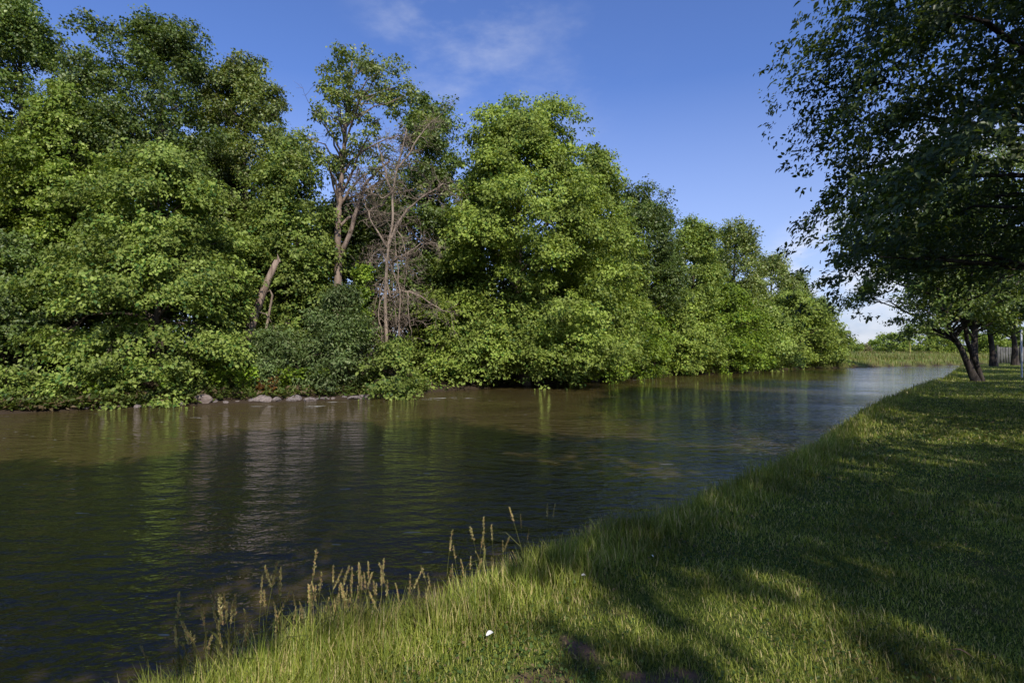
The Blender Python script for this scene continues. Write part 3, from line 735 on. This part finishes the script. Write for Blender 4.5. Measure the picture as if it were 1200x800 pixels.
def build_park_trees():
    # overhanging tree, trunk just outside the right edge
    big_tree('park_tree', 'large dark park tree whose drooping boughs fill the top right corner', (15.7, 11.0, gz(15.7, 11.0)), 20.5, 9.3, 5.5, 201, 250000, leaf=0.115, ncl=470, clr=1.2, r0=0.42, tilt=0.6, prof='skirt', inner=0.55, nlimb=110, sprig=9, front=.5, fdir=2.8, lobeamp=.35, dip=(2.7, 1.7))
    # leaning twin-trunk tree
    D = 29.0
    bx, by = (1146 - 600) / F * D, D
    z = gz(bx, by); base = np.array([bx, by, z])
    tp1 = np.array([at(a, b, D) for a, b in ((1143, 447), (1136, 432), (1126, 408), (1114, 388), (1105, 365), (1100, 335), (1096, 300), (1092, 260), (1090, 225))]) - base
    tp1[0, 2] = 0
    def axis(h): return np.stack([np.interp(h, [0, 1], [-1.6, -1.0]), np.zeros_like(h)], -1)
    t = big_tree('leaning_tree', 'twin trunked tree leaning over the bend of the river', tuple(base), 12.6, 5.8, 3.5, 205, 42000, leaf=0.15, ncl=110, clr=1.0, r0=0.15, tilt=0.45, prof='round', tpts=tp1, axis=axis, fine=False, w=0.34, inner=.7, dip=(3.14, 1.3), mat='oak')
    tb = Tubes()
    tp2 = np.array([at(a, b, D + .15) for a, b in ((1152, 447), (1146, 432), (1139, 415), (1133, 398), (1131, 375), (1135, 345), (1142, 310), (1150, 270))]) - base
    tp2[0, 2] = -.2
    tt = np.linspace(0, 7, 15)
    P = np.stack([np.interp(tt, np.arange(8), tp2[:, c]) for c in range(3)], -1)
    tb.add(P, np.linspace(0.135, 0.045, 15), 11, .06)
    obj('trunk', tb.mesh('trunk'), M['darkbark'], t)
    # three trees further along the lawn
    for i, (px, D, H, Rr, lean, lb) in enumerate([(1141, 47, 15, 5.5, (0.5, 0), 'straight dark park tree seen just right of the leaning twin trunks'),
                                                  (1164, 56, 14, 5, (-2.2, 0), 'slim park tree leaning left between the straight dark tree and the grey fence'),
                                                  (1189, 60, 15, 5.5, (-1.2, 0), 'slim park tree in front of the grey fence')]):
        X = (px - 600) / F * D
        big_tree('park_tree', lb, (X, D, gz(X, D)), H, Rr, 3.6, 210 + i, 30000, leaf=0.22, ncl=70, clr=1.2, r0=0.27, fine=False, w=0.34, lean=lean, prof='round', inner=.7)
    # park trees on the lawn outside the frame: their shade lies on the grass and the water
    proto = big_tree('park_tree', 'broad park tree on the lawn outside the frame, shading the grass', (19.5, 3.0, gz(19.5, 3)), 15, 6.0, 3.8, 220, 13500, leaf=0.24, ncl=56, clr=1.15, fine=False, w=0.36, prof='round', inner=.7, group='shade trees outside the frame')
    for x, y, H_, R_, sd in ((-6.2, -9.6, 12.2, 7.2, 231), (-14, -16, 13, 8, 232)):
        big_tree('park_tree', 'tall dense park tree behind the camera, shading the near side of the river', (x, y, gz(x, y)), H_, R_, 5.0, sd, 60000, leaf=0.26, ncl=120, clr=1.6, fine=False, w=0.36, prof='dome', inner=.8, group='shade trees outside the frame')
    big_tree('park_tree', 'tall high crowned park tree left of the camera, shading the near water', (-4.2, -3.4, gz(-4.2, -3.4)), 11.4, 4.5, 6.2, 223, 60000, leaf=0.24, ncl=110, clr=1.3, fine=False, w=0.36, prof='round', inner=.8, r0=.3, group='shade trees outside the frame')
    big_tree('park_tree', 'tall high crowned park tree beside the camera, shading the river', (5.0, -2.6, gz(5.0, -2.6)), 16.6, 4.8, 9.2, 221, 60000, leaf=0.24, ncl=120, clr=1.3, fine=False, w=0.36, prof='round', inner=.8,
             r0=.3, lean=(-1.6, .3), axis=lambda h: np.stack([np.full_like(h, -2.9), np.full_like(h, .6)], -1), group='shade trees outside the frame')
    for i, (x, y, s) in enumerate(SHADE):
        copy_thing(proto, (x, y, gz(x, y)), i * 1.3, (s, s, s), 'broad park tree on the lawn outside the frame, shading the grass')

SHADE = [(25, 13, 1.0), (32, 21, 1.0), (40, 30, 1.0), (50, 42, 1.0), (10.7, -4.5, 1.08), (9.3, -8.0, 1.0), (21, -2.0, 1.2), (-13, -19, 1.3)]

# ------------------------------------------------------------------ grass
def build_lawn():
    rng = np.random.default_rng(3)
    n = 620000
    D = np.exp(rng.uniform(np.log(1.7), np.log(60), n))
    X = rng.uniform(-1, 1, n) * (0.98 * D + 0.8)
    z, d, near = terrain(X, D)
    pat = wob(X * 1.1 + 3, D * 1.1) + 0.6 * wob(X * 2.7, D * 2.7 + 1)
    bare = dirt(X, D)
    ok = near & (d > -0.35) & (z > WATER + 0.02) & (rng.random(n) > bare * 0.9)
    X, D, z, d, pat = X[ok], D[ok], z[ok], d[ok], pat[ok]
    n = len(X)
    edge = 1 - ss(0.15, 1.0, d + 0.18 * pat)
    fade = np.clip(D / 3, 1, 7)
    Hh = (0.040 + 0.012 * pat + 0.035 * np.clip(pat, 0, 1) * rng.random(n)) * rng.uniform(0.5, 1.35, n) * (1 + 0.10 * (fade - 1)) + edge * rng.uniform(0.06, 0.26, n) * (1.0 + 0.25 * pat)
    Hh = np.maximum(Hh, 0.015)
    W = 0.0020 * rng.uniform(.7, 1.4, n) * fade ** 0.95 + edge * 0.0007
    az = rng.random(n) * 6.28
    dirv = np.stack([np.cos(az), np.sin(az)], -1); side = np.stack([-dirv[:, 1], dirv[:, 0]], -1)
    bend = rng.uniform(0.1, 0.95, n) * Hh * (1 - 0.25 * edge)
    B = np.stack([X, D, z - 0.01], -1)
    def pt(u, s):
        p = B.copy(); p[:, :2] += dirv * (bend * u * u)[:, None] + side * (W * s)[:, None]; p[:, 2] += Hh * u * (1 - 0.25 * u * (bend / Hh)); return p
    V = np.stack([pt(0, -1), pt(0, 1), pt(.5, .8), pt(.5, -.8), pt(1, 0)], 1).reshape(-1, 3)
    b = np.arange(n)[:, None] * 5
    me = mesh_np('lawn_grass', V, [b + [0, 1, 2, 3], b + [3, 2, 4]])
    m = leaf_mat('grass_blades', (0.13, 0.19, 0.028), (0.34, 0.375, 0.075), (0.50, 0.43, 0.20), 0.17, trans=0.35, gloss=0.3, nscale=1.3, tcol=(1.3, 1.2, .45))
    o = obj('lawn_grass', me, m); tag(o, 'short green lawn grass growing longer along the river edge', 'grass', kind='stuff')

    # clover and other broad leaves among the blades
    n = 60000
    D = np.exp(rng.uniform(np.log(1.9), np.log(16), n)); X = rng.uniform(-1, 1, n) * (0.98 * D + .8)
    z, d, near = terrain(X, D)
    ok = near & (d > 0.15) & (wob(X * 1.9 + 5, D * 1.9 - 2) + .4 * rng.normal(0, 1, n) > 0.25)
    X, D, z = X[ok], D[ok], z[ok]; n = len(X)
    P = np.stack([X, D, z + rng.uniform(.015, .05, n) * (1 + .04 * D)], -1)
    V, Fc = leaf_arrays(P, np.array([0, 0, 1.0]) + rng.normal(0, .4, (n, 3)), rng.normal(0, 1, (n, 3)), rng.uniform(.010, .024, n) * np.clip(D / 3.5, 1, 3), w=.42, fine=True)
    o = obj('clover', mesh_np('clover', V, [Fc]), leaf_mat('clover_leaves', (0.06, 0.12, 0.03), (0.14, 0.21, 0.055), (0.26, 0.2, 0.1), .12))
    tag(o, 'low clover and broad leaved weeds mixed into the lawn', 'clover', kind='stuff')

    # tall grass of the far meadow
    n = 60000
    X = rng.uniform(26, 130, n); D = rng.uniform(60, 150, n)
    z, d, near = terrain(X, D)
    ok = (~near) & (d > -0.2) & (d < 26)
    ok &= rng.random(n) < np.where(d < 6, 1, .5)
    X, D, z, d = X[ok], D[ok], z[ok], d[ok]; n = len(X)
    Hh = rng.uniform(.35, .8, n) * (1 - 0.4 * ss(3, 14, d)) * (1 + .3 * wob(X * .3, D * .3)); W = rng.uniform(.03, .07, n)
    az = rng.random(n) * 6.28; lean = rng.uniform(0, .35, n)
    B = np.stack([X, D, z - .02], -1); S3 = np.stack([-np.sin(az), np.cos(az), 0 * az], -1) * W[:, None]
    tip = B + np.stack([np.cos(az) * lean, np.sin(az) * lean, Hh], -1)
    V = np.stack([B - S3, B + S3, tip], 1).reshape(-1, 3); b = np.arange(n)[:, None] * 3
    o = obj('meadow_grass', mesh_np('meadow_grass', V, [b + [0, 1, 2]]), leaf_mat('meadow_blades', (0.10, 0.14, 0.025), (0.20, 0.21, 0.05), (0.28, 0.22, 0.10), .2, nscale=.12))
    tag(o, 'tall yellowish grass at the far bend of the river', 'grass', kind='stuff')
    # weeds and grasses under the far wood
    n = 19000
    px = np.where(rng.random(n) < .7, rng.uniform(-40, 500, n), rng.uniform(560, 930, n)); inl = rng.uniform(-0.1, 1.0, n) + np.where((px > 235) & (px < 450), rng.uniform(0, 1.6, n), 0)
    xy = np.array([far_at(a, b_) for a, b_ in zip(px, inl)])
    z, d, near = terrain(xy[:, 0], xy[:, 1])
    P = np.stack([xy[:, 0], xy[:, 1], z], -1)
    P = P[z > WATER - .02]; n = len(P)
    P[:, 2] += rng.uniform(0, .28, n)
    T = np.stack([rng.normal(0, 1, n), rng.normal(0, 1, n), rng.uniform(.2, 1.4, n)], -1)
    V, Fc = leaf_arrays(P, np.array([0, -.3, 1]) + rng.normal(0, .6, (n, 3)), T, rng.uniform(.1, .3, n), w=.22)
    o = obj('bank_weeds', mesh_np('bank_weeds', V, [Fc]), leaf_mat('bank_weed_leaves', (0.07, 0.12, 0.02), (0.15, 0.18, 0.04), (0.2, 0.15, 0.08), .2))
    tag(o, 'low weeds and grass covering the foot of the far bank', 'weeds', kind='stuff')

def build_stalks():
    rng = np.random.default_rng(9)
    stem_m = leaf_mat('stalk_stem', (0.10, 0.13, 0.03), (0.2, 0.19, 0.06), None)
    head_m = leaf_mat('seed_head_tan', (0.33, 0.32, 0.12), (0.50, 0.43, 0.21), (0.44, 0.28, 0.16), .3, trans=.3, nscale=9)
    pale_m = leaf_mat('seed_head_pale', (0.30, 0.29, 0.22), (0.45, 0.42, 0.33), (0.3, 0.27, 0.2), .25, trans=.3, nscale=9)
    def proto(H, hl, mat, spread):
        t = bpy.data.objects.new('grass_stalk', None); COL.objects.link(t)
        bendx = rng.uniform(.02, .12) * H
        pts = bezier(np.array([0, 0, -.05]), np.array([0, 0, H * .6]), np.array([bendx, rng.uniform(-.04, .04), H]), 9)
        tb = Tubes(); tb.add(pts, np.linspace(.0022, .0009, 9), 5)
        obj('stem', tb.mesh('stem'), stem_m, t)
        # two long leaves on the stem
        for q in range(2):
            p0 = pts[2 + q * 2]; a = rng.random() * 6.28; L = rng.uniform(.12, .2)
            d = np.array([math.cos(a), math.sin(a), 0]); s = np.array([-d[1], d[0], 0]) * .0035
            c = [p0, p0 + d * L * .4 + [0, 0, L * .5], p0 + d * L * .9 + [0, 0, L * .55]]
            V = np.array([c[0] - s, c[0] + s, c[1] + s, c[1] - s, c[2]])
            obj('leaf', mesh_np('leaf', V, [np.array([[0, 1, 2, 3]]), np.array([[3, 2, 4]])]), stem_m, t)
        # seed head: short side branches thick with spikelets, each overlapping the next
        n = 125
        u = rng.random(n); e = pts[-1]; d = unit(pts[-1] - pts[-2])
        rad = spread * (0.35 + 0.65 * np.sin(np.clip(u * 1.15 + .12, 0, 1) * np.pi)) * np.abs(rng.normal(.55, .35, n)) * (0.55 + 0.45 * np.sin(u * 22))
        a = rng.random(n) * 6.28
        P = e - d * hl * .15 + d * (u * hl)[:, None] + np.stack([np.cos(a) * rad, np.sin(a) * rad, 0 * a], -1)
        T = d * 1.4 + np.stack([np.cos(a), np.sin(a), 0 * a], -1) * .55 + rng.normal(0, .2, (n, 3))
        V, Fc = leaf_arrays(P, np.stack([np.cos(a), np.sin(a), .2 + 0 * a], -1) + rng.normal(0, .4, (n, 3)), T, rng.uniform(.006, .013, n), w=.2)
        obj('seed_head', mesh_np('seed_head', V, [Fc]), mat, t)
        return t
    tan = [proto(rng.uniform(.26, .36), rng.uniform(.07, .11), head_m, rng.uniform(.005, .009)) for _ in range(6)]
    pale = [proto(.40, .06, pale_m, .009), proto(.36, .05, pale_m, .008)]
    used = set()
    def place(src, x, y, rz, s, label, group):
        z = gz(x, y)
        if src.name not in used:
            used.add(src.name); src.location = (x, y, z); src.rotation_euler = (0, 0, rz); src.scale = (s, s, s)
            tag(src, label, 'grass stalk', group)
        else:
            c = copy_thing(src, (x, y, z), rz, (s, s, s), label, group)
            c.rotation_euler = (rng.normal(0, .14), rng.normal(0, .14), rz)
            c['category'] = 'grass stalk'
    # along the top of the bank: pixel column of the stalk and its ground distance
    cols = list(np.concatenate([rng.uniform(195, 330, 56), rng.uniform(330, 520, 84), rng.uniform(520, 655, 50)]))
    bx = NEARS[:, 0]; by = NEARS[:, 1]; ok = by > .8
    bpx = 600 + F * bx[ok] / by[ok]
    mids = rng.uniform(205, 655, 34)
    for i, px in enumerate(cols):
        px = mids[rng.integers(0, 34)] + rng.normal(0, 13) if i % 4 else px
        y = np.interp(px, bpx, by[ok]); x = np.interp(px, bpx, bx[ok])
        inn = rng.uniform(-0.22, 0.22)
        x += inn * .66; y -= inn * .66
        place(tan[i % 6], x, y, rng.uniform(0, 6.28), rng.uniform(.75, 1.45), 'golden tan grass stalk in the fringe along the near river edge', 'tan grass stalks along the near bank')
    for i, (px, off, s, lb) in enumerate([(462, .10, 1.15, 'tallest pale seed head, leaning alone over the water at the middle of the fringe'), (362, .05, 1.0, 'pale seed head standing apart left of the middle of the fringe'),
                                          (428, .02, .95, 'pale drooping seed head just left of the tallest pale one'), (340, .08, .95, 'pale seed head nearest the left end of the fringe'),
                                          (690, .05, .8, 'lone thin stalk over the dark water right of the fringe'), (734, .05, .85, 'lone thin stalk over the blue water farther along the bank')]):
        y = np.interp(px, bpx, by[ok]); x = np.interp(px, bpx, bx[ok])
        x -= off * .7; y += off * .7
        place(pale[i % 2], x, y, [3.4, 3.0, 2.6, 3.6, 1, 2][i], s, lb, 'pale grass stalks along the near bank')

# ------------------------------------------------------------------ small things lying on the lawn
def build_litter():
    def flat(name, label, cat, px, py, L, Wd, mat, curl, rz):
        D = EYE * F / (py - HZ); X = (px - 600) / F * D
        n = 9; u = np.linspace(0, 1, n)
        half = Wd * np.sin(np.pi * np.clip(u * .92 + .06, 0, 1)) ** .7
        c = np.stack([u * L - L / 2, 0 * u, curl * np.sin(u * 2.6)], -1)
        V = np.concatenate([c + np.stack([0 * u, half, .3 * half], -1), c, c + np.stack([0 * u, -half, .3 * half], -1)])
        i = np.arange(n - 1)
        q = np.concatenate([np.stack([i, i + 1, i + n + 1, i + n], -1), np.stack([i + n, i + n + 1, i + 2 * n + 1, i + 2 * n], -1)])
        o = obj(name, mesh_np(name, V, [q], True), mat)
        o.location = (X, D, gz(X, D) + .05); o.rotation_euler = (.25, .1, rz)
        tag(o, label, cat)
    white, nt, out = newmat('white_scrap')
    p = nt.nodes.new('ShaderNodeBsdfPrincipled'); nz = noise(nt, None, 30.0)
    nt.links.new(mixc(nt, nz, (.62, .62, .60), (.8, .8, .78)), p.inputs['Base Color']); p.inputs['Roughness'].default_value = .7
    nt.links.new(p.outputs[0], out.inputs[0])
    brown, nt, out = newmat('dry_leaf')
    p = nt.nodes.new('ShaderNodeBsdfPrincipled'); nz = noise(nt, None, 25.0)
    nt.links.new(mixc(nt, nz, (.18, .10, .05), (.36, .23, .12)), p.inputs['Base Color']); p.inputs['Roughness'].default_value = .8
    nt.links.new(p.outputs[0], out.inputs[0])
    flat('scrap', 'small white curled scrap on the sunlit grass at the bottom centre', 'scrap', 574, 753, .05, .013, white, .012, .8)
    flat('scrap', 'tiny white scrap higher up the sunlit grass, right of the seed stalks', 'scrap', 683, 682, .034, .010, white, .01, .1)
    flat('scrap', 'faint white scrap lying in the shaded grass', 'scrap', 763, 660, .03, .009, white, .01, 2.1)
    flat('dry_leaf', 'dry brown leaf on the lawn near the lower right corner', 'leaf', 1122, 773, .09, .02, brown, .02, 2.4)

# ------------------------------------------------------------------ far end: path, hedge trees, fence, post
def build_far_end():
    # pale path across the meadow
    cx = np.linspace(38, 150, 40); cy = 98 + 0.32 * (cx - 38) + 1.2 * np.sin(cx * .07)
    P = []
    for s in (-1.3, 1.3):
        z = terrain(cx, cy + s)[0] + .16
        P.append(np.stack([cx, cy + s, z], -1))
    V = np.concatenate(P); i = np.arange(39)
    m, nt, out = newmat('path_gravel')
    p = nt.nodes.new('ShaderNodeBsdfPrincipled'); geo = nt.nodes.new('ShaderNodeNewGeometry')
    nt.links.new(mixc(nt, noise(nt, geo.outputs['Position'], 2.0, 4.0), (.33, .25, .22), (.5, .42, .38)), p.inputs['Base Color']); p.inputs['Roughness'].default_value = .95
    nt.links.new(p.outputs[0], out.inputs[0])
    tag(obj('path', mesh_np('path', V, [np.stack([i, i + 1, i + 41, i + 40], -1)]), m), kind='structure')
    # trees and scrub beyond the meadow
    specs = [(1045, 118, 388, 417, 17, 'maple', 'round green tree beyond the meadow, left of the yellow lit sapling'), (1078, 122, 376, 417, 22, 'maple', 'tallest green tree beyond the meadow, behind the yellow lit sapling'),
             (1106, 112, 392, 418, 16, 'bright', 'light green tree beyond the meadow seen left of the leaning twin trunks'), (1130, 120, 384, 418, 18, 'maple', 'green tree beyond the meadow seen behind the leaning twin trunks'),
             (1160, 112, 388, 418, 20, 'bright', 'light green tree beyond the meadow behind the slim leaning park tree'), (1190, 118, 380, 418, 22, 'maple', 'green tree beyond the meadow at the right edge, behind the fence'),
             (992, 125, 395, 416, 15, 'maple', 'low green tree beyond the meadow next to the end of the wood'), (1028, 150, 396, 414, 12, 'yellow', 'small yellowish tree beyond the meadow, left of the round green tree'),
             (1220, 118, 376, 418, 24, 'bright', 'green tree beyond the meadow just past the right edge')]
    for i, (px, D, top, bot, wd, mat, lb) in enumerate(specs):
        tree('meadow_tree', lb, 'tree', px, D, top, bot, wd * 1.35, mat, 'ball', 'dome', seed=300 + i, k=5.0, cap=16000, leaf=.36, clr=1.0, ncl=40, group='trees beyond the meadow', nlimb=15)
    tree('scrub', 'pale tan scrub on the far side of the meadow path', 'scrub', 1012, 128, 402, 416, 14, 'tan', 'ball', 'dome', seed=330, k=4.0, cap=9000, leaf=.3, clr=.8, ncl=30, nlimb=12)
    # sapling, the yellow of sunlight on its trunk put into the bark colour
    D = 108; b = at(1066, 417, D); b[2] = gz(b[0], D)
    t = empty('sapling', b, 'slender yellow lit sapling at the edge of the meadow path', 'sapling')
    tb = Tubes(); tb.add(np.array([(0, 0, -.2), (.1, 0, 1), (-.1, 0, 2.2), (.05, 0, 3.6)]), [.16, .13, .10, .05], 7)
    obj('trunk', tb.mesh('trunk'), bark_mat('sunlit_yellow_bark', (.20, .19, .05), (.33, .31, .09)), t)
    rng = np.random.default_rng(5); n = 900
    Pp = rng.normal(0, 1, (n, 3)) * [.7, .7, .9] + [0, 0, 4.2]
    V, Fc = leaf_arrays(Pp, np.array([0, 0, 1]) + rng.normal(0, .5, (n, 3)), rng.normal(0, 1, (n, 3)), rng.uniform(.2, .4, n))
    obj('crown', mesh_np('crown', V, [Fc]), M['lime'], t)

    # grey board fence at the end of the lawn
    def boxes(L):
        V = []; Q = []
        for (x0, x1, y0, y1, z0, z1) in L:
            k = len(V); V += [(x0, y0, z0), (x1, y0, z0), (x1, y1, z0), (x0, y1, z0), (x0, y0, z1), (x1, y0, z1), (x1, y1, z1), (x0, y1, z1)]
            Q += [[k, k + 3, k + 2, k + 1], [k + 4, k + 5, k + 6, k + 7], [k, k + 1, k + 5, k + 4], [k + 1, k + 2, k + 6, k + 5], [k + 2, k + 3, k + 7, k + 6], [k + 3, k, k + 4, k + 7]]
        return np.array(V), np.array(Q)
    fm = bark_mat('weathered_boards', (.05, .05, .05), (.17, .165, .155), 3.0)
    D = 68; x0 = (1169 - 600) / F * D; z = gz(x0 + 2, D)
    t = empty('board_fence', (x0, D, z), 'weathered grey board fence at the end of the lawn on the right', 'fence')
    rng = np.random.default_rng(8)
    L = []
    for i in range(34):
        x = i * .32; L.append((x, x + .27, 0, .03, .06 + rng.uniform(-.02, .02), 1.95 + rng.uniform(-.04, .04)))
    V, Q = boxes(L); obj('board_panel', mesh_np('board_panel', V, [Q]), fm, t)
    V, Q = boxes([(0, 10.8, .034, .09, .45, .55)]); obj('rail', mesh_np('rail', V, [Q]), fm, t)
    V, Q = boxes([(0, 10.8, .034, .09, 1.5, 1.6)]); obj('rail', mesh_np('rail', V, [Q]), fm, t)
    for x in (-.16, 2.56 + .01, 5.13, 7.7, 10.9):
        V, Q = boxes([(x, x + .14, -.16, -.02, -.3, 2.15), (x - .02, x + .16, -.18, 0.0, 2.153, 2.2)])
        obj('post', mesh_np('post', V, [Q]), fm, t)
    # slim pale post at the right edge
    D = 33; b = at(1197, 441, D); b[2] = gz(b[0], D)
    t = empty('metal_post', b, 'slim pale metal post standing on the lawn at the right edge', 'post')
    tb = Tubes(); tb.add(np.array([(0, 0, -.3), (0, 0, 1.3), (0, 0, 2.7)]), [.045, .045, .045], 14)
    pm, nt, out = newmat('pale_metal'); p = nt.nodes.new('ShaderNodeBsdfPrincipled'); geo = nt.nodes.new('ShaderNodeNewGeometry')
    nt.links.new(mixc(nt, noise(nt, geo.outputs['Position'], 8.0, 4.0), (.45, .47, .5), (.66, .67, .7)), p.inputs['Base Color']); p.inputs['Roughness'].default_value = .5
    nt.links.new(p.outputs[0], out.inputs[0])
    obj('pole', tb.mesh('pole'), pm, t)
    tb = Tubes(); tb.add(np.array([(0, 0, 2.69), (0, 0, 2.74), (0, 0, 2.78)]), [.06, .055, .015], 14)
    obj('cap', tb.mesh('cap'), pm, t)

# ------------------------------------------------------------------ sky, sun, camera
SUN_EL, SUN_FROM = 41.0, 20.0      # elevation; the sun stands behind the camera, this many degrees to the right
def build_light():
    w = bpy.data.worlds.new('World'); scene.world = w; w.use_nodes = True
    nt = w.node_tree; nt.nodes.clear()
    out = nt.nodes.new('ShaderNodeOutputWorld'); bg = nt.nodes.new('ShaderNodeBackground')
    sky = nt.nodes.new('ShaderNodeTexSky'); sky.sky_type = 'NISHITA'; sky.sun_disc = False
    sky.sun_elevation = R(SUN_EL); sky.sun_rotation = R(180 - SUN_FROM)
    sky.air_density = 1.0; sky.dust_density = 1.1; sky.ozone_density = 2.2
    tc = nt.nodes.new('ShaderNodeTexCoord')
    def direction(px, py):
        v = np.array([(px - 600) / F, 1, (HZ - py) / F]); return v / np.linalg.norm(v)
    def patch(px, py, c0, c1):
        n = nt.nodes.new('ShaderNodeVectorMath'); n.operation = 'DOT_PRODUCT'
        nt.links.new(tc.outputs['Generated'], n.inputs[0]); n.inputs[1].default_value = direction(px, py)
        return maprange(nt, n.outputs['Value'], math.cos(R(c1)), math.cos(R(c0)))
    mp = nt.nodes.new('ShaderNodeMapping'); mp.inputs['Scale'].default_value = (1.6, 1, 3.5); mp.inputs['Rotation'].default_value = (0, R(25), 0)
    nt.links.new(tc.outputs['Generated'], mp.inputs[0])
    wisp = maprange(nt, noise(nt, mp.outputs[0], 3.2, 7.0, 0.6), 0.42, 0.75)
    hi = mathn(nt, 'MULTIPLY', mathn(nt, 'MAXIMUM', patch(535, 15, 1, 11), mathn(nt, 'MULTIPLY', patch(600, 60, 0, 14), .5)), wisp)
    puff = maprange(nt, noise(nt, mp.outputs[0], 5.0, 6.0, 0.55), 0.40, 0.58)
    lo = mathn(nt, 'MULTIPLY', mathn(nt, 'MAXIMUM', patch(985, 340, 1, 8), mathn(nt, 'MULTIPLY', patch(1120, 260, 3, 9), .8)), puff)
    f = mathn(nt, 'MAXIMUM', mathn(nt, 'MULTIPLY', hi, .32), mathn(nt, 'MULTIPLY', lo, .85))
    sz = nt.nodes.new('ShaderNodeSeparateXYZ'); nt.links.new(tc.outputs['Generated'], sz.inputs[0])
    haze = maprange(nt, sz.outputs[2], 0.42, 0.02, 0.0, 0.48, False)
    tint = mixc(nt, 1.0, sky.outputs[0], (0.97, 1.17, 1.78), 'MULTIPLY')
    tint = mixc(nt, haze, tint, (7.0, 7.5, 9.0))
    col = mixc(nt, f, tint, (8.2, 8.5, 9.2))
    nt.links.new(col, bg.inputs[0]); bg.inputs[1].default_value = 0.105
    nt.links.new(bg.outputs[0], out.inputs[0])
    s = bpy.data.lights.new('sun', 'SUN'); s.energy = 5.0; s.angle = R(0.53); s.color = (1.0, 0.93, 0.80)
    o = bpy.data.objects.new('sun', s); COL.objects.link(o)
    to = Vector((-math.sin(R(SUN_FROM)) * math.cos(R(SUN_EL)), math.cos(R(SUN_FROM)) * math.cos(R(SUN_EL)), -math.sin(R(SUN_EL))))
    o.rotation_euler = to.to_track_quat('-Z', 'Y').to_euler(); o.location = (10, -30, 30)

def build_camera():
    c = bpy.data.cameras.new('camera'); c.sensor_width = 36; c.lens = 36 * F / 1200; c.clip_end = 6000; c.clip_start = 0.05
    o = bpy.data.objects.new('camera', c); COL.objects.link(o)
    o.location = (0, 0, EYE); o.rotation_euler = (R(90) + math.atan((HZ - 400) / F), 0, 0)
    scene.camera = o

scene.view_settings.view_transform = 'Standard'
scene.view_settings.look = 'None'
scene.view_settings.exposure = 0
scene.cycles.max_bounces = 8
scene.cycles.use_denoising = True

build_ground(); build_water(); build_light(); build_camera()
build_wood(); build_dead(); build_bank_bits(); build_park_trees(); build_lawn(); build_stalks(); build_litter(); build_far_end()
